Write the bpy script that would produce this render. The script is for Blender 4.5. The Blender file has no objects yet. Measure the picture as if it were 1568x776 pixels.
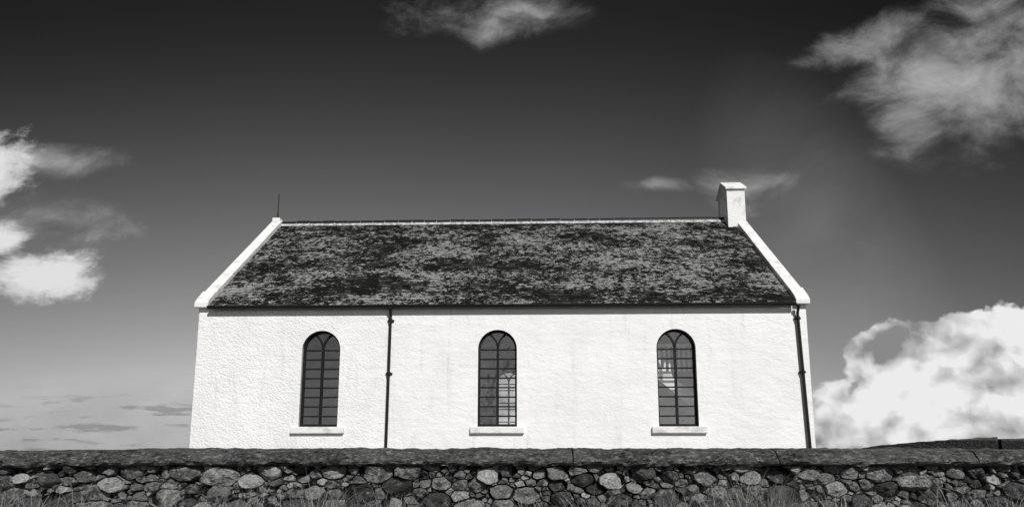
import bpy, math, random
from mathutils import Vector, noise, geometry
random.seed(7)
S=bpy.context.scene
S.view_settings.view_transform='Standard'; S.view_settings.look='None'; S.view_settings.exposure=0
R=math.radians
# ---------------------------------------------------------------- node helper
class E:
    def __init__(s,nt,sock): s.nt=nt; s.s=sock
    def _m(s,op,*a,clamp=False):
        n=s.nt.nodes.new('ShaderNodeMath'); n.operation=op; n.use_clamp=clamp
        for i,x in enumerate((s,)+a):
            if isinstance(x,E): s.nt.links.new(x.s,n.inputs[i])
            else: n.inputs[i].default_value=float(x)
        return E(s.nt,n.outputs[0])
    def __add__(s,o): return s._m('ADD',o)
    __radd__=__add__
    def __sub__(s,o): return s._m('SUBTRACT',o)
    def __rsub__(s,o): return (s*-1)+o
    def __mul__(s,o): return s._m('MULTIPLY',o)
    __rmul__=__mul__
    def __truediv__(s,o): return s._m('DIVIDE',o)
    def max(s,o): return s._m('MAXIMUM',o)
    def min(s,o): return s._m('MINIMUM',o)
    def pow(s,o): return s._m('POWER',o)
    def abs(s): return s._m('ABSOLUTE')
    def sqrt(s): return s._m('SQRT')
    def clamp(s): return s._m('ADD',0.0,clamp=True)
    def ss(s,a,b,o0=0.0,o1=1.0):
        n=s.nt.nodes.new('ShaderNodeMapRange'); n.interpolation_type='SMOOTHSTEP'
        s.nt.links.new(s.s,n.inputs['Value'])
        for k,v in (('From Min',a),('From Max',b),('To Min',o0),('To Max',o1)): n.inputs[k].default_value=v
        return E(s.nt,n.outputs[0])
def mixf(nt,f,a,b): return a+(b-a)*f if isinstance(b,E) or isinstance(a,E) else f*(b-a)+a
def comb(nt,x,y,z):
    n=nt.nodes.new('ShaderNodeCombineXYZ')
    for i,v in enumerate((x,y,z)):
        if isinstance(v,E): nt.links.new(v.s,n.inputs[i])
        else: n.inputs[i].default_value=v
    return n.outputs[0]
def nz(nt,vec,scale,detail=4,rough=.5,dist=0):
    n=nt.nodes.new('ShaderNodeTexNoise'); n.inputs['Scale'].default_value=scale
    n.inputs['Detail'].default_value=detail; n.inputs['Roughness'].default_value=rough; n.inputs['Distortion'].default_value=dist
    if vec is not None: nt.links.new(vec,n.inputs['Vector'])
    return E(nt,n.outputs['Fac'])
def vor(nt,vec,scale,feature='F1',rnd=1,detail=0,dims='3D',rough=.5):
    n=nt.nodes.new('ShaderNodeTexVoronoi'); n.voronoi_dimensions=dims; n.feature=feature; n.inputs['Scale'].default_value=scale
    n.inputs['Randomness'].default_value=rnd
    if detail: n.normalize=True; n.inputs['Detail'].default_value=detail; n.inputs['Roughness'].default_value=rough
    nt.links.new(vec,n.inputs['Vector'])
    return E(nt,n.outputs['Distance'])
def coords(nt):
    t=nt.nodes.new('ShaderNodeTexCoord'); o=t.outputs['Object']
    s=nt.nodes.new('ShaderNodeSeparateXYZ'); nt.links.new(o,s.inputs[0])
    return o,E(nt,s.outputs[0]),E(nt,s.outputs[1]),E(nt,s.outputs[2])
def island(nt):
    g=nt.nodes.new('ShaderNodeNewGeometry'); return E(nt,g.outputs['Random Per Island'])
def mat(name,fn,rough=.9,spec=.2):
    m=bpy.data.materials.new(name); m.use_nodes=True; nt=m.node_tree
    b=nt.nodes['Principled BSDF']; b.inputs['Roughness'].default_value=rough
    b.inputs['Specular IOR Level'].default_value=spec
    val,h,hs=fn(nt)
    if isinstance(val,E):
        nt.links.new(comb(nt,val,val,val),b.inputs['Base Color'])
    else: b.inputs['Base Color'].default_value=(val,val,val,1)
    if h is not None:
        bp=nt.nodes.new('ShaderNodeBump'); bp.inputs['Distance'].default_value=hs; bp.inputs['Strength'].default_value=1
        nt.links.new(h.s,bp.inputs['Height']); nt.links.new(bp.outputs[0],b.inputs['Normal'])
    return m
# ---------------------------------------------------------------- materials
def f_harl(nt):
    o,x,y,z=coords(nt)
    big=nz(nt,o,.9,4,.6)
    dirt=nz(nt,comb(nt,x*3,y*3,z*.4),1.5,4,.65)
    v=.81+(big-.5)*.24-dirt.ss(.53,.8)*.14
    v=v-z.ss(.9,.0)*.08
    lump=vor(nt,o,19)*-1+nz(nt,o,30,3,.7)*.9
    wav=nz(nt,comb(nt,x*.55,y,z),5,4,.66)
    west=x.ss(-1.0,-5,.22,.85)
    return v,lump*west*.50+wav*1.1,.026
M_harl=mat('white_harling',f_harl,.95,.1)
def f_trim(nt):
    o,x,y,z=coords(nt); n=nz(nt,o,3,5,.65)
    return .78-n.ss(.48,.70)*.24,nz(nt,o,25,3,.6),.012
M_trim=mat('white_painted_stone',f_trim,.85,.2)
M_int=mat('interior_plaster',lambda nt:(.50,None,0),.95,.1)
M_floor=mat('wood_floor',lambda nt:(.14,None,0),.6,.3)
M_iron=mat('black_iron_paint',lambda nt:(.010,None,0),.5,.25)
M_frame=mat('dark_window_paint',lambda nt:(.008,None,0),.6,.2)
M_white=mat('white_stair_paint',lambda nt:(.85,None,0),.6,.3)
def f_slate(nt):
    o,x,y,z=coords(nt); r=island(nt)
    big=nz(nt,comb(nt,x*.45,y,z),1.0,3,.55)
    fine=nz(nt,comb(nt,x*.95,y*1.25,z*1.35),9.0,6,.78)
    m=big*.9+fine*1.7+r*.14
    lich=m.ss(1.40,1.455)
    tone=.10+nz(nt,o,30,4,.7)*.33
    base=.009+r.pow(2)*.030
    spots=fine.ss(.34,.27)*.14
    return base+spots+(tone-base)*lich, lich*.6+nz(nt,o,40,3,.7),.012
M_slate=mat('lichened_slate',f_slate,.9,.08)
def f_ridge(nt):
    o,x,y,z=coords(nt); return .26+nz(nt,o,9,5,.7).ss(.4,.6)*.35,nz(nt,o,30,4,.6),.01
M_ridge=mat('ridge_mortar',f_ridge)
def f_stone(nt):
    o,x,y,z=coords(nt); r=island(nt)
    r2=(r*7.31)._m('FRACT')
    sh=comb(nt,x+r*40,y,z)
    n1=nz(nt,sh,8,5,.7); n2=nz(nt,sh,38,5,.8)
    base=.085+r.pow(1.6)*.30
    v=base*(.1+n1*1.7)*(n2*3.0-.55).max(.12)
    lich=(nz(nt,sh,13,5,.75)+r2*.20).ss(.59,.65)*.34
    return (v+lich*(n2*2.2-.5).max(.1)+ (r-.955).ss(0,.01)*.30*n2*2).max(.01), n1*1.6+n2*1.5,.05
M_stone=mat('rubble_stone',f_stone,.95,.12)
M_core=mat('wall_core_mortar_shade',lambda nt:(.012,None,0),1,0)  # near-black backing: colour stands in for mortar and shadow between the stones
def f_cope(nt):
    o,x,y,z=coords(nt)
    n1=nz(nt,comb(nt,x*.45,y,z*1.2),5,5,.7); n2=nz(nt,comb(nt,x*.6,y,z*1.3),26,6,.82)
    v=.095+n1.ss(.35,.68)*.12+(n2-.45)*.65+n2.ss(.55,.60)*.24-n2.ss(.47,.39)*.06
    return v.max(.012), n1*1.5+n2*1.8,.07
M_cope=mat('cement_coping',f_cope,.95,.1)
def f_ground(nt):
    o,x,y,z=coords(nt); n=nz(nt,o,.7,6,.7); m=nz(nt,o,18,4,.7)
    return .03+n*.05+m*.05,m,.05
M_ground=mat('pasture_ground',f_ground)
def f_grass(nt):
    r=island(nt); return .08+r.pow(2.0)*.42,None,0
M_grass=mat('dry_grass',f_grass,.7,.2)
# glass : see-through with a mirror component
g=bpy.data.materials.new('window_glass'); g.use_nodes=True; nt=g.node_tree; nt.nodes.clear()
out=nt.nodes.new('ShaderNodeOutputMaterial'); mx=nt.nodes.new('ShaderNodeMixShader')
tr=nt.nodes.new('ShaderNodeBsdfTransparent'); tr.inputs[0].default_value=(.9,.9,.9,1)
gl=nt.nodes.new('ShaderNodeBsdfGlossy'); gl.inputs['Roughness'].default_value=.02; gl.inputs[0].default_value=(.9,.9,.9,1)
lw=nt.nodes.new('ShaderNodeLayerWeight'); lw.inputs[0].default_value=.5
o,x,y,z=coords(nt)
bp=nt.nodes.new('ShaderNodeBump'); bp.inputs['Distance'].default_value=.012; bp.inputs['Strength'].default_value=.5
nt.links.new(nz(nt,o,5,2,.5).s,bp.inputs['Height']); nt.links.new(bp.outputs[0],gl.inputs['Normal'])
f=(E(nt,lw.outputs['Facing']).pow(4)*.8+.15).clamp()
nt.links.new(f.s,mx.inputs[0]); nt.links.new(tr.outputs[0],mx.inputs[1]); nt.links.new(gl.outputs[0],mx.inputs[2]); nt.links.new(mx.outputs[0],out.inputs[0])
M_glass=g
# ---------------------------------------------------------------- mesh helpers
def mk(name,vs,fs,mats,parent=None,loc=(0,0,0),mi=None,smooth=False):
    me=bpy.data.meshes.new(name); me.from_pydata([tuple(v) for v in vs],[],fs); 
    for m in (mats if isinstance(mats,(list,tuple)) else [mats]): me.materials.append(m)
    if mi: me.polygons.foreach_set('material_index',mi)
    if smooth: me.polygons.foreach_set('use_smooth',[True]*len(me.polygons))
    me.update(); ob=bpy.data.objects.new(name,me); S.collection.objects.link(ob); ob.location=loc
    if parent: ob.parent=parent
    return ob
def fixn(ob):
    import bmesh
    bm=bmesh.new(); bm.from_mesh(ob.data); bmesh.ops.recalc_face_normals(bm,faces=bm.faces); bm.to_mesh(ob.data); bm.free()
class G:
    def __init__(s): s.v=[]; s.f=[]
    def add(s,v,f):
        o=len(s.v); s.v+=[tuple(p) for p in v]; s.f+=[tuple(i+o for i in q) for q in f]
    def box(s,x0,x1,y0,y1,z0,z1):
        s.add([(x0,y0,z0),(x1,y0,z0),(x1,y1,z0),(x0,y1,z0),(x0,y0,z1),(x1,y0,z1),(x1,y1,z1),(x0,y1,z1)],
              [(0,3,2,1),(4,5,6,7),(0,1,5,4),(1,2,6,5),(2,3,7,6),(3,0,4,7)])
    def prism_x(s,poly,x0,x1): # poly in (y,z)
        n=len(poly); s.add([(x0,a,b) for a,b in poly]+[(x1,a,b) for a,b in poly],
            [tuple(range(n))[::-1],tuple(range(n,2*n))]+[(i,(i+1)%n,(i+1)%n+n,i+n) for i in range(n)])
    def ribbon(s,pts,w,y0,y1,closed=False): # pts in (x,z)
        n=len(pts); L=[];Rr=[]
        for i,p in enumerate(pts):
            if closed: a=pts[i-1];b=pts[(i+1)%n]
            else: a=pts[max(i-1,0)];b=pts[min(i+1,n-1)]
            d1=Vector((p[0]-a[0],p[1]-a[1])); d2=Vector((b[0]-p[0],b[1]-p[1]))
            if d1.length<1e-9:d1=d2
            if d2.length<1e-9:d2=d1
            d1.normalize(); d2.normalize(); t=(d1+d2).normalized(); nn=Vector((-t.y,t.x)); k=w/2/max(.5,abs(t.dot(d1)))
            L.append((p[0]+nn.x*k,p[1]+nn.y*k)); Rr.append((p[0]-nn.x*k,p[1]-nn.y*k))
        v=[(a,y0,b) for a,b in L]+[(a,y0,b) for a,b in Rr]+[(a,y1,b) for a,b in L]+[(a,y1,b) for a,b in Rr]
        f=[]
        for i in range(n if closed else n-1):
            j=(i+1)%n
            f+=[(i,j,n+j,n+i),(2*n+i,3*n+i,3*n+j,2*n+j),(i,2*n+i,2*n+j,j),(n+i,n+j,3*n+j,3*n+i)]
        if not closed: f+=[(0,n,3*n,2*n),(n-1,3*n-1,4*n-1,2*n-1)]
        s.add(v,f)
    def tube(s,p0,p1,r,n=12):
        p0=Vector(p0);p1=Vector(p1); d=(p1-p0).normalized(); u=d.orthogonal().normalized(); w=d.cross(u)
        v=[];
        for c in (p0,p1): v+=[c+(u*math.cos(2*math.pi*k/n)+w*math.sin(2*math.pi*k/n))*r for k in range(n)]
        s.add(v,[(k,(k+1)%n,(k+1)%n+n,k+n) for k in range(n)]+[tuple(range(n))[::-1],tuple(range(n,2*n))])
    def ob(s,name,m,parent=None,smooth=False,bevel=0):
        o=mk(name,s.v,s.f,m,parent,smooth=smooth); fixn(o)
        if bevel:
            b=o.modifiers.new('b','BEVEL'); b.width=bevel; b.segments=2; b.limit_method='ANGLE'
        return o
# ---------------------------------------------------------------- church
HL=7.62; D=8.7; EZ=4.36; TH=.6; T=.839
ch=bpy.data.objects.new('white_church',None); S.collection.objects.link(ch)
ch.location=(-.34,16,.55); ch.rotation_euler=(0,0,R(-1.6))
WX=[-4.43,-.02,4.38]; WW=.96; Z0=1.31; ZS=3.23; # sill and springing
def arch(cx,hw,z0,zs,n=24,grow=0):
    r=hw+grow
    return [(cx-r,z0-grow),(cx+r,z0-grow)]+[(cx+r*math.cos(math.pi*k/n),zs+r*math.sin(math.pi*k/n)) for k in range(n+1)]
def long_wall(name,yo,yi,xs):
    outer=[(-HL+TH,0),(HL-TH,0),(HL-TH,EZ),(-HL+TH,EZ)]
    vs=[];fs=[];mi=[]
    for side,(yy,gr) in enumerate(((yo,0),(yi,.10))):
        loops=[outer]+[arch(c,WW/2,Z0,ZS,grow=gr) for c in xs]
        tri=geometry.tessellate_polygon([[Vector((a,b,0)) for a,b in l] for l in loops])
        base=len(vs)
        for l in loops: vs+=[(a,yy,b) for a,b in l]
        fs+=[tuple(base+i for i in t) for t in tri]; mi+=[side]*len(tri)
        if side==0: b0=base
        else: b1=base
    off=4
    for c in xs:
        n=len(arch(c,WW/2,Z0,ZS))
        for i in range(n):
            j=(i+1)%n; fs.append((b0+off+i,b0+off+j,b1+off+j,b1+off+i)); mi.append(0)
        off+=n
    fs+=[(b0+2,b0+3,b1+3,b1+2)]; mi.append(0)
    return mk(name,vs,fs,[M_harl,M_int],ch,mi=mi)
long_wall('front_wall',0,TH,WX)
long_wall('back_wall',D,D-TH,WX)
for nm,s in (('west_gable',-1),('east_gable',1)):
    q=G(); n0=0
    # outer corners softened by hand so the joint with the long walls stays flush
    xi=s*(HL-TH); xo=s*HL; c=.035
    prof=[(xi,0),(s*(HL-c),0),(xo,c),(xo,D-c),(s*(HL-c),D),(xi,D)]
    zt=lambda yy: EZ+T*min(yy,D-yy)
    v=[];f=[]
    pr=prof[:3]+[(xo,D/2)]+prof[3:]+[(xi,D/2)]
    v=[(a,b,0) for a,b in pr]+[(a,b,zt(b)) for a,b in pr]; m=len(pr)
    f=[(i,(i+1)%m,(i+1)%m+m,i+m) for i in range(m)]
    f+=[(m+0,m+1,m+2,m+3,m+7),(m+7,m+3,m+4,m+5,m+6)]
    q.add(v,f); q.ob(nm,M_harl,ch)
q=G(); q.box(-HL+TH,HL-TH,TH,D-TH,.05,.15); q.ob('floor',M_floor,ch)
# windows
def window(cx,yc,sgn,idx):
    y0,y1=sorted((yc,yc+.07*sgn)); hw=WW/2
    q=G(); a=arch(cx,hw,Z0,ZS,grow=-.02); q.ribbon(a,.055,y0,y1,True)
    q.ribbon([(cx,Z0+.045),(cx,ZS+.01)],.06,y0+.004,y1-.004)
    for s in(-1,1):
        pts=[(cx+s*hw*(-1)+s*hw*math.cos(t),ZS+hw*math.sin(t)) for t in [R(k*5) for k in range(0,13)]]
        q.ribbon(pts,.048,y0+.006,y1-.006)
    for k in range(1,9):
        zz=Z0+.03+k*.236
        for s in(-1,1):
            q.box(min(cx+s*.02,cx+s*(hw-.035)),max(cx+s*.02,cx+s*(hw-.035)),y0+.015,y1-.015,zz-.017,zz+.017)
    q.box(cx-hw+.04,cx+hw-.04,y0-.01,y1+.01,Z0+.0,Z0+.07)
    w=q.ob('window_frame_%d'%idx,M_frame,ch)
    ym=(y0+y1)/2; a=arch(cx,hw-.02,Z0+.02,ZS)
    mk('window_glass_%d'%idx,[(p,ym,r) for p,r in a],[tuple(range(len(a)))],M_glass,ch)
for i,c in enumerate(WX):
    window(c,.13,1,i+1); window(c,D-.13,-1,i+4)
    for y0,y1,n in ((-.09,.10,i+1),(D-.1,D+.09,i+4)):
        q=G(); q.box(c-.66,c+.66,min(y0,y1) ,max(y0,y1),Z0-.16,Z0-.0+.004); q.ob('window_sill_%d'%n,M_trim,ch,bevel=.02)
# roof underlay
q=G()
for s in(0,1):
    P=[(-.10,EZ-.037),(D/2,EZ+T*D/2+.05),(D/2,EZ+T*D/2-.05),(.0,EZ+.005)]
    if s: P=[(D-a,b) for a,b in P]
    q.prism_x(P,-HL+TH-.27,HL-TH+.27)
q.ob('roof_deck',M_iron,ch)
# slates
ang=math.atan(T); cs,sn=math.cos(ang),math.sin(ang)
SL=(D/2+.13)/cs; EXP=.150; X0=-HL+.30; X1=HL-.30
for side in (0,1):
    q=G(); nrow=int(SL/EXP)+1
    for r in range(nrow):
        s0=r*EXP; x=X0-random.random()*.2; 
        while x<X1:
            w=random.uniform(.14,.27); a=max(x,X0); b=min(x+w-.005,X1); x+=w
            if b-a<.03: continue
            d0=s0+random.uniform(-.020,.015); d1=min(s0+EXP*1.9,SL+.02); h=random.uniform(.024,.036); h1=.006
            jj=random.uniform(-.005,.005)
            def pt(xx,s,hh):
                yy=-.13+s*cs-hh*sn; zz=EZ-.13*T+.055+s*sn+hh*cs
                zz+=.025*noise.noise(Vector((xx*.5,s*.6,3)))
                return (xx,yy if not side else D-yy,zz)
            v=[pt(a,d0,h+jj),pt(b,d0,h-jj),pt(b,d1,h1),pt(a,d1,h1),pt(a,d0,h-.012+jj),pt(b,d0,h-.012-jj)]
            q.add(v,[(0,1,2,3),(4,5,1,0),(4,0,3),(5,2,1)])
    q.ob('roof_slates_%d'%(side+1),M_slate,ch)
# ridge
RZ=EZ+T*D/2+.055+.03
q=G(); q.prism_x([(D/2-.15,RZ-.12),(D/2-.14,RZ-.070),(D/2,RZ+.035),(D/2+.14,RZ-.070),(D/2+.15,RZ-.12)],X0,X1); q.ob('ridge_mortar',M_ridge,ch)
q=G(); x=X0
while x<X1-.05:
    w=min(random.uniform(.38,.5),X1-x); dz=random.uniform(-.010,.014)+.008
    q.prism_x([(D/2-.08,RZ-.035+dz),(D/2-.075,RZ+.01+dz),(D/2-.03,RZ+.07+dz),(D/2+.03,RZ+.07+dz),(D/2+.075,RZ+.01+dz),(D/2+.08,RZ-.035+dz),(D/2,RZ+.037+dz)],x,x+w-.03); x+=w
q.ob('ridge_tiles',M_iron,ch)
# skews (raised gable copings) and kneelers
for nm,x0,x1,ks in (('west_skew',-HL-.03,-HL+.28,-1),('east_skew',HL-.28,HL+.03,1)):
    q=G()
    for s in (0,1):
        P=[(-.02,EZ+.0),(D/2,EZ+T*(D/2)+.01),(D/2,EZ+T*D/2+.22),(-.02,EZ+.21-.02*T)]
        if s: P=[(D-a,b) for a,b in P]
        q.prism_x(P,x0,x1)
    q.ob(nm,M_trim,ch,bevel=.015)
    q=G()
    for s in (0,1):
        P=[(-.14,EZ-.06),(-.003,EZ-.06),(-.003,EZ+.005),(.24,EZ+.20),(.24,EZ+.24*T+.245),(-.04,EZ+.185),(-.14,EZ+.06)]
        if s: P=[(D-a,b) for a,b in P]
        q.prism_x(P,x0-.015,x1+.015)
    q.ob(nm+'_kneelers',M_trim,ch,bevel=.012)
# gutter & pipes
q=G()
for yy in (-.17,D+.17):
    n=10; pr=[(yy+.06*math.cos(math.pi+math.pi*k/n),EZ-.045+.07*math.sin(math.pi+math.pi*k/n)) for k in range(n+1)]
    pr+= [(a,b) for a,b in [(yy+.05,EZ-.04),(yy-.05,EZ-.04)]]
    q.prism_x(pr,-HL+.32,HL-.32)
q.ob('gutters',M_iron,ch)
def pipe(nm,px,pt):
    q=G(); r=.034
    top=EZ-.09
    xx=lambda z: px+(pt-px)*z/top
    q.tube((pt,-.17,top),(pt,-.17,top-.05),.05); q.tube((pt,-.17,top-.04),(pt,-.075,top-.22),r)
    q.tube((xx(top-.2),-.075,top-.2),(px,-.075,.12),r)
    for z in (.55,2.62,3.95):
        p=xx(z); q.tube((p,-.075,z-.035),(p,-.075,z+.035),.048)
        q.box(p-.08,p+.08,-.05,.004,z-.02,z+.02)
    q.tube((px,-.075,.14),(px,-.17,.03),r)
    q.ob(nm,M_iron,ch,smooth=False)
pipe('downpipe_1',-2.72,-2.69); pipe('downpipe_2',7.46,7.36)
# bellcote
bx0,bx1=HL-.58,HL-.02; by0,by1=D/2-.48,D/2+.48; bz0=EZ+T*D/2-.40; bz1=EZ+T*D/2+.98
def bell():
    cy=D/2; aw=.30; az0=bz0+.56; azs=bz1-.40
    hole=[(cy-aw,az0),(cy+aw,az0)]+[(cy+aw*math.cos(math.pi*k/14),azs+aw*math.sin(math.pi*k/14)) for k in range(15)]
    outer=[(by0,bz0),(by1,bz0),(by1,bz1),(cy,bz1+.30),(by0,bz1)]
    vs=[];fs=[]
    tri=geometry.tessellate_polygon([[Vector((a,b,0)) for a,b in l] for l in (outer,hole)])
    n=len(outer)+len(hole)
    for xx in (bx0,bx1): vs+=[(xx,a,b) for a,b in outer+hole]
    fs+=[tuple(t) for t in tri]+[tuple(i+n for i in t) for t in tri]
    m=len(outer)
    for i in range(m): j=(i+1)%m; fs.append((i,j,j+n,i+n))
    h=len(hole)
    for i in range(h): j=(i+1)%h; fs.append((m+i,m+j,m+j+n,m+i+n))
    o=mk('bellcote',vs,fs,M_trim,ch); fixn(o)
    q=G()
    for s in (1,-1):
        P=[(cy+s*.54,bz1-.075),(cy+s*.54,bz1-.005),(cy,bz1+.37),(cy,bz1+.305)]
        q.prism_x(P,bx0-.05,bx1+.05)
    q.ob('bellcote_cap',M_trim,ch,bevel=.012)
bell()
# finial rod
q=G(); ax=-HL+.125; az=EZ+T*D/2+.14
q.box(ax-.13,ax+.13,D/2-.15,D/2+.15,az-.15,az+.12); q.ob('apex_stone',M_trim,ch,bevel=.03)
q=G(); q.tube((ax,D/2,az+.1),(ax,D/2,az+.98),.018,8); q.tube((ax,D/2,az+.1),(ax,D/2,az+.30),.03,8)
q.ob('lightning_rod',M_iron,ch)
# gallery stair just inside the east window
q=G(); yy=.80
q.box(3.7,5.6,yy-.03,yy+.03,3.40,3.46)
x=3.75
while x<5.55: q.box(x-.024,x+.024,yy-.02,yy+.02,2.75,3.40); x+=.125
q.box(3.7,4.42,yy-.03,yy+.9,2.60,2.75)
q.ribbon([(4.05,2.76),(5.75,1.28)],.30,yy-.03,yy+.01)
for k in range(8): q.box(4.35+k*.2,4.58+k*.2,yy+.012,yy+.9,2.52-k*.174,2.56-k*.174)
q.box(3.62,3.74,yy-.06,yy+.06,.15,3.50)
q.ob('gallery_stair',M_white,ch)
# ---------------------------------------------------------------- dry stone wall
def clip(poly,nx,nzz,c):
    out=[];n=len(poly)
    for i in range(n):
        a=poly[i];b=poly[(i+1)%n]; da=a[0]*nx+a[1]*nzz-c; db=b[0]*nx+b[1]*nzz-c
        if da<=0: out.append(a)
        if (da<0<db) or (db<0<da):
            t=da/(da-db); out.append((a[0]+(b[0]-a[0])*t,a[1]+(b[1]-a[1])*t))
    return out
LX=13.0; WB=.20; WT=1.130; ASP=1.6
pts=[]; grid={}
def addp(x,z,r):
    for gx in range(int(x//.4)-1,int(x//.4)+2):
        for p in grid.get(gx,[]):
            if math.hypot(p[0]-x,p[1]-z)<(p[2]+r)*.66: return False
    grid.setdefault(int(x//.4),[]).append((x,z,r)); pts.append((x,z,r)); return True
for rad,nn in ((.092,230),(.073,600),(.056,1500),(.040,3400),(.028,14000),(.020,14000)):
    for k in range(nn):
        addp(random.uniform(-LX/ASP,LX/ASP),random.uniform(WB,WT),rad*random.uniform(.85,1.15))
q=G()
for (x,z,r) in pts:
    poly=[(x-.4,max(WB,z-.4)),(x+.4,max(WB,z-.4)),(x+.4,min(WT,z+.4)),(x-.4,min(WT,z+.4))]
    for gx in range(int(x//.4)-1,int(x//.4)+2):
        for p in grid.get(gx,[]):
            if p[0]==x and p[1]==z: continue
            dx,dz=p[0]-x,p[1]-z; d=math.hypot(dx,dz)
            if d>.5: continue
            m=(d*d+r*r-p[2]**2)/(2*d); poly=clip(poly,dx/d,dz/d,(x*dx+z*dz)/d+m)
            if len(poly)<3: break
        if len(poly)<3: break
    if len(poly)<3: continue
    poly=[(a*ASP,b) for a,b in poly]
    npn=[]
    for i in range(len(poly)):
        a=poly[i];b=poly[(i+1)%len(poly)]; c=random.uniform(.02,.09)
        npn+=[(a[0]*(1-c)+b[0]*c,a[1]*(1-c)+b[1]*c),(a[0]*c+b[0]*(1-c),a[1]*c+b[1]*(1-c))]
    poly=npn; npn=[]
    for i in range(len(poly)):
        a=poly[i];b=poly[(i+1)%len(poly)]; L=math.hypot(a[0]-b[0],a[1]-b[1]); k=max(1,int(L/.026))
        for j in range(k): npn.append((a[0]+(b[0]-a[0])*j/k,a[1]+(b[1]-a[1])*j/k))
    poly=npn; n=len(poly)
    cx=sum(p[0] for p in poly)/n; cz=sum(p[1] for p in poly)/n
    size=sum(math.hypot(p[0]-cx,p[1]-cz) for p in poly)/n
    if size<.010: continue
    gap=random.uniform(.002,.010)/size; dep=min(.065,size*.6)*random.uniform(.6,1.2); push=random.uniform(-.035,.03)
    tx,tz=random.uniform(-.4,.4),random.uniform(-.5,.3); sd=random.uniform(0,99)
    # break planes give a quarried, faceted face
    PL=[]
    for _ in range(3):
        fa=random.uniform(0,6.28); PL.append((math.cos(fa),math.sin(fa),random.uniform(.05,.6)*size,random.uniform(.35,1.1)))
    V=[];F=[]
    for sc,dd in ((1-gap,-.09),(1-gap,0.0),(.985-gap,.65),(.94-gap,.93),(.78,1.0),(.58,1.0),(.38,1.0),(.18,1.0)):
        for (a,b) in poly:
            k=sc*(1+.13*noise.noise(Vector((a*17,b*17,sd)))+.06*noise.noise(Vector((a*50,b*50,sd))))
            px=cx+(a-cx)*k; pz=cz+(b-cz)*k
            yy=-dep*dd if dd>=0 else .09
            if dd>0:
                yy+=-(tx*(px-cx)+tz*(pz-cz))*dd-.022*noise.noise(Vector((px*14,pz*14,sd)))-.012*noise.noise(Vector((px*38,pz*38,sd)))-.004*random.random()
                for fx,fz,fo,fk in PL: yy+=max(0,(px-cx)*fx+(pz-cz)*fz-fo)*fk*dd
            V.append((px,6.06-push+yy,pz))
    NR=7
    for rr in range(NR):
        for i in range(n):
            j=(i+1)%n; F.append((rr*n+i,rr*n+j,rr*n+n+j,rr*n+n+i))
    V.append((cx,6.06-push-dep,cz)); F+= [(NR*n+i,NR*n+(i+1)%n,(NR+1)*n) for i in range(n)]
    q.add(V,F)
wall=bpy.data.objects.new('dry_stone_wall',None); S.collection.objects.link(wall)
o=mk('face_stones',q.v,q.f,M_stone,wall,smooth=False); fixn(o)
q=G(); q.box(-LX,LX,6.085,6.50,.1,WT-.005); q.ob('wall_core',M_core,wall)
# coping slab sections
def cope(x0,x1,seed):
    nx=int((x1-x0)/.022); prof=[(6.42,WT-.0),(6.05,WT-.0),(5.985,WT+.004),(5.955,WT+.020),(5.945,WT+.040),(5.955,WT+.060),(5.972,WT+.080),(5.992,WT+.100),(6.015,WT+.118),(6.045,WT+.133),(6.09,WT+.146),(6.2,WT+.156),(6.4,WT+.150),(6.56,WT+.13),(6.59,WT+.05),(6.57,WT)]
    v=[];f=[];m=len(prof)
    for i in range(nx+1):
        x=x0+(x1-x0)*i/nx
        for k,(a,b) in enumerate(prof):
            nn=Vector((x*2.1,a*6,b*6+seed)); n2=Vector((x*8,a*14,b*18)); n3=Vector((x*28,a*40,b*50))
            dy=.028*noise.noise(nn)+.026*noise.noise(n2)+.016*noise.noise(n3); dz=(.014*noise.noise(nn+Vector((9,9,9)))+.012*noise.noise(n2+Vector((5,5,5)))+.008*noise.noise(n3+Vector((5,5,5))))
            sag=-.022*min(1,max(0,(-3.2-x)/1.6))-.008*max(0,(x-3)/2)
            v.append((x,a+dy,b+dz+sag))
    for i in range(nx):
        for k in range(m):
            j=(k+1)%m; f.append((i*m+k,i*m+j,i*m+m+j,i*m+m+k))
    f+=[tuple(range(m)),tuple(nx*m+k for k in range(m))]
    return v,f
q=G(); xs=[-13,-10.4,-7.9,-5.3,-2.52,.55,2.4,4.2,7.0,9.7,13]
for i in range(len(xs)-1):
    v,f=cope(xs[i]+.006,xs[i+1]-.006,random.random()*.3); q.add(v,f)
o=mk('cement_coping',q.v,q.f,M_cope,wall,smooth=False); fixn(o)
# ---------------------------------------------------------------- ground
ys=[-3000,-600,-100,-30,-10,-4,0,1,2,2.6,3.2,3.8,4.4,5,5.6,6.0,6.6,7.5,9,12,16,20,25,30,36,45,60,80,120,300,800,2500,6000]
xsn=[-6000,-2000,-600,-200,-90,-50,-30]+[k*1.0 for k in range(-22,23)]+[30,50,90,200,600,2000,6000]
def gz(x,y):
    if y<2: z=0
    elif y<5.6: z=.52*((y-2)/3.6)
    elif y<6.6: z=.52+.03*(y-5.6)
    elif y<30: z=.55
    elif y<120: z=.55-.5*(y-30)/90
    else: z=.05-1.0*min(1,(y-120)/500)
    if -20<x<20 and y<7 and y>2: z+=.04*noise.noise(Vector((x*.9,y*.9,0)))
    return z
v=[(x,y,gz(x,y)) for y in ys for x in xsn]; nx=len(xsn)
f=[(j*nx+i,j*nx+i+1,j*nx+nx+i+1,j*nx+nx+i) for j in range(len(ys)-1) for i in range(nx-1)]
mk('ground',v,f,M_ground,smooth=True)
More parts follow.
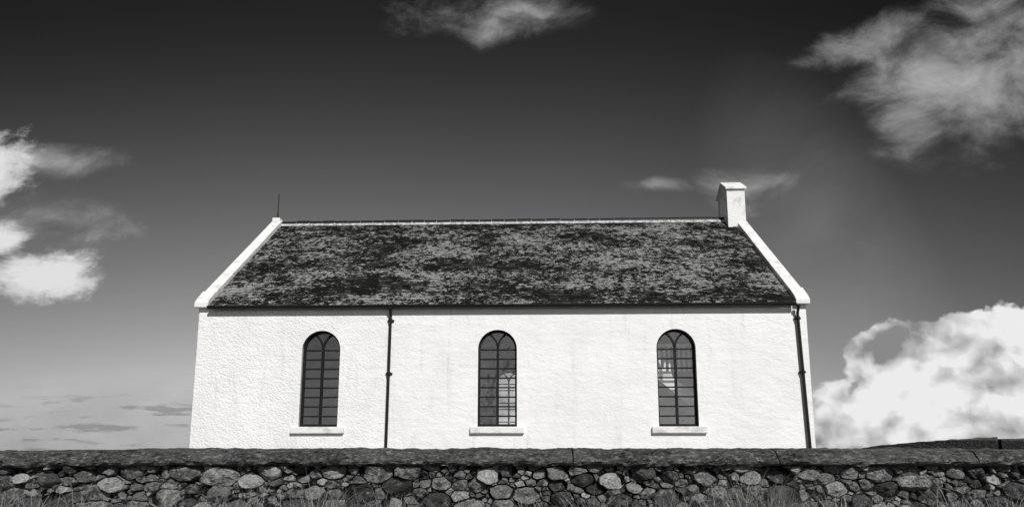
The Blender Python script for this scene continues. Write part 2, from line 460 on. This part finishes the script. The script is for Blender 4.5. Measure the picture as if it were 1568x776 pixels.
# grass along the foot of the wall
q=G()
def blade(x,y,z,h,w,lean,az):
    dx,dy=math.cos(az),math.sin(az); px,py=-dy,dx; V=[]
    for k in range(4):
        t=k/3; c=lean*t*t*h; zz=z+h*t*(1-.25*lean*t); ww=w*(1-t)**.8
        V+= [(x+dx*c-px*ww/2,y+dy*c-py*ww/2,zz),(x+dx*c+px*ww/2,y+dy*c+py*ww/2,zz)]
    V=V[:6]+[V[6]]
    q.add(V,[(0,1,3,2),(2,3,5,4),(4,5,6)])
def dens(x): return noise.noise(Vector((x*.75,2.2,0)))+.6*noise.noise(Vector((x*2.3,7,0)))
for k in range(2600):
    x=random.uniform(-7,7); y=random.uniform(5.0,5.85); d=dens(x)
    if random.random()>.50+.9*d: continue
    H=(.46+.30*max(-.5,d))*random.uniform(.65,1.1)
    for j in range(random.randint(8,15)):
        a=random.uniform(0,6.28); rr=random.uniform(0,.07)
        blade(x+rr*math.cos(a),y+rr*math.sin(a),gz(x,y)-.02,H*random.uniform(.55,1.15),random.uniform(.004,.009),random.uniform(.2,1.2),a+random.uniform(-.6,.6))
for k in range(5000):
    x=random.uniform(-9,9); y=random.uniform(2.4,5.9)
    blade(x,y,gz(x,y)-.02,random.uniform(.1,.28),random.uniform(.004,.008),random.uniform(.1,.8),random.uniform(0,6.28))
mk('grass',q.v,q.f,M_grass)
# ---------------------------------------------------------------- distant hill and walls on the right
v=[];f=[];n=40
for j in range(13):
    for i in range(n+1):
        u=i/n; w=j/12
        h=1.6*math.sin(math.pi*min(1,u*1.0))**.7*math.sin(math.pi*w)
        v.append((26+u*70,70+w*50,.0+h+.08*noise.noise(Vector((u*20,w*9,0)))-.1))
f=[(j*(n+1)+i,j*(n+1)+i+1,(j+1)*(n+1)+i+1,(j+1)*(n+1)+i) for j in range(12) for i in range(n)]
mk('hill',v,f,M_ground,smooth=True)
def farwall(name,x0,x1,top0,top1,y):
    N=int((x1-x0)/.3)
    v=[];f=[]
    for i in range(N+1):
        u=i/N; x=x0+(x1-x0)*u; zt=top0+(top1-top0)*(u**.6)+.10*noise.noise(Vector((x*1.7,y,0)))
        for yy,zz in ((y,-.5),(y-.02,zt-.16),(y-.06,zt-.15),(y-.04,zt),(y+.6,zt),(y+.6,-.5)): v.append((x,yy+.05*noise.noise(Vector((x*3,zz,1))),zz))
    for i in range(N):
        for k in range(5): f.append((i*6+k,i*6+6+k,i*6+7+k,i*6+k+1))
    f+=[tuple(range(6)),tuple(N*6+k for k in range(6))]
    o=mk(name,v,f,M_far); fixn(o)
def f_far(nt):
    o,x,y,z=coords(nt); n=vor(nt,comb(nt,x,y,z*1.6),2.6); m=nz(nt,o,5,5,.7)
    return .008+m.ss(.45,.7)*.05+z.ss(2.25,2.4)*.05,n,.1
M_far=mat('far_wall_stone',f_far)
farwall('field_wall',31.5,44.2,1.45,2.62,60)
farwall('field_wall.001',46.0,75,2.50,2.6,62)
# ---------------------------------------------------------------- sun & world
SUN_EL=R(38); SUN_AZ=R(160)
sd=Vector((math.sin(SUN_AZ)*math.cos(SUN_EL),math.cos(SUN_AZ)*math.cos(SUN_EL),math.sin(SUN_EL)))
L=bpy.data.lights.new('sun','SUN'); L.energy=4.0; L.angle=R(.5); L.color=(1,.99,.975)
lo=bpy.data.objects.new('sun',L); S.collection.objects.link(lo); lo.rotation_euler=sd.to_track_quat('Z','Y').to_euler()
W=bpy.data.worlds.new('World'); S.world=W; W.use_nodes=True; nt=W.node_tree; bg=nt.nodes['Background']; bg.inputs[1].default_value=.1
W.cycles.sampling_method='MANUAL'; W.cycles.sample_map_resolution=256
sky=nt.nodes.new('ShaderNodeTexSky'); sky.sky_type='NISHITA'; sky.sun_disc=False; sky.sun_elevation=SUN_EL; sky.sun_rotation=SUN_AZ
sep=nt.nodes.new('ShaderNodeSeparateColor'); nt.links.new(sky.outputs[0],sep.inputs[0]); red=E(nt,sep.outputs[0])
tc=nt.nodes.new('ShaderNodeTexCoord'); sx=nt.nodes.new('ShaderNodeSeparateXYZ'); nt.links.new(tc.outputs['Generated'],sx.inputs[0])
X,Y,Z=[E(nt,sx.outputs[i]) for i in range(3)]
AY=Y.abs().max(.08); P=X/AY; Q=Z/AY
side=Y.ss(-.05,.05)*5
vec=comb(nt,P,Q*1.25,side)
warp=nz(nt,vec,3.0,2,.5)-.5; warp2=nz(nt,comb(nt,P+7,Q,0),3.0,2,.5)-.5
wf=(nz(nt,vec,20,3,.6)-.5)*.035
def bil(dx,dy,dt): return vor(nt,comb(nt,P+wf+dx,Q*1.15+wf+dy,0),11,detail=dt,dims='2D',rough=.5)*-1+1
b1=bil(0,0,3); b2=bil(.010,-.022,2)
n1=nz(nt,vec,9,6,.58)
nl=nz(nt,comb(nt,P+3,Q*1.6,side),6.5,3,.5)
nw=nz(nt,comb(nt,(P*.9+Q*.4)+warp*.3,(Q*1.5-P*.5)+warp2*.3,2),6,7,.60)
nf=nz(nt,comb(nt,P*1.1+warp*.2,Q*1.9+warp2*.2,6),15,6,.65)
Pw=P+warp*.08; Qw=Q+warp2*.08
def ell(p0,q0,rx,ry,rot=0,amp=1.0):
    c,s=math.cos(R(rot)),math.sin(R(rot)); a=Pw-p0; b=Qw-q0
    u=(a*c+b*s)/rx; v=(b*c-a*s)/ry
    return (1-(u*u+v*v).sqrt())*amp
def union(L):
    r=L[0]
    for k in L[1:]: r=r.max(k)
    return r
cum=union([ell(.755,.140,.13,.110),ell(.61,.145,.11,.075),ell(.88,.12,.16,.14),ell(.70,.055,.26,.11),ell(.52,.025,.10,.055),
            ell(.0,.075,.12,.08), ell(-.25,.03,.2,.03)])  # first here: bright cloud added behind the church to whiten the see-through window
cuml=union([ell(-.85,.45,.095,.065),ell(-.735,.282,.11,.055),ell(-.82,.335,.09,.040)])
cum_a=(cum.max(-1)*1.35+(n1-.5)*.9+(b1-.72)*1.0).ss(.07,.19)
cuml_a=(cuml.max(-1)*1.0+(n1-.5)*1.5+(nf-.5)*1.3).ss(.02,.50)
cum_v=.60+(b1-b2)*1.5+(nl-.52)*2.2+(n1-.5)*.3+cum.max(0)*.10
cum_v=cum_v.max(.25).min(.84)
cuml_v=(.34+(nf-.5)*.9+(n1-.5)*.5+cuml.max(0)*.6).max(.14).min(.74)
wis=union([ell(-.01,.725,.20,.05,0,.60),ell(-.05,.71,.09,.045,0,1.0),ell(.60,.685,.16,.045,20,1.15),ell(.73,.60,.21,.15,0,1.2),ell(.655,.53,.09,.095,0,1.2),ell(.85,.66,.17,.14,0,1.1),
           ell(.375,.428,.09,.036,10,1.05),ell(.245,.413,.07,.018,0,.85),ell(-.74,.46,.15,.03,0,.75),ell(-.76,.36,.18,.06,0,.75),ell(.36,.395,.06,.025,0,.9)])
wis_a=(wis.max(-1)*1.0+(nw-.5)*1.3+(nf-.5)*.5).ss(-.03,.95)
wis_v=.21+(nw-.5)*1.0+(nf-.5)*.3+wis.max(0)*.10
hz=nz(nt,comb(nt,P*2.6,Q*17,3),4,5,.62)
low=ell(-.62,.0,.42,.13,0,1.0)
haz_a=(low.max(-1)*1.5+(n1-.5)*.5).ss(0,.7)
strat=(hz-.5).ss(.03,.13)*Q.ss(.12,.06)
clear=red*(Q.ss(.05,.78,1.10,.17))
pol=1.0-((P-.75)*1.5).ss(-1.1,.3)*.55-((P*-1)-.2).ss(0,.8)*.32
glow=ell(.50,.36,.16,.34,25,1.0).max(0)
val=clear*.1*pol
val=val+glow*.10*nw
val=mixf(nt,haz_a*.8,val,.42+(n1-.5)*.4)
val=mixf(nt,strat*haz_a.max(.35)*low.ss(-.4,.1)*.6,val,.19)
val=mixf(nt,wis_a*.85,val,wis_v.max(.03))
val=mixf(nt,cuml_a,val,cuml_v)
val=mixf(nt,cum_a,val,cum_v)
val=val*10
nt.links.new(comb(nt,val,val,val),bg.inputs[0])
# ---------------------------------------------------------------- camera
c=bpy.data.cameras.new('camera'); co=bpy.data.objects.new('camera',c); S.collection.objects.link(co); S.camera=co
c.sensor_width=36; c.lens=36*1000/1568; c.shift_y=145/1568; c.clip_end=20000; c.clip_start=.05
co.location=(0,0,1.25); co.rotation_euler=(R(90+9.03),0,0)
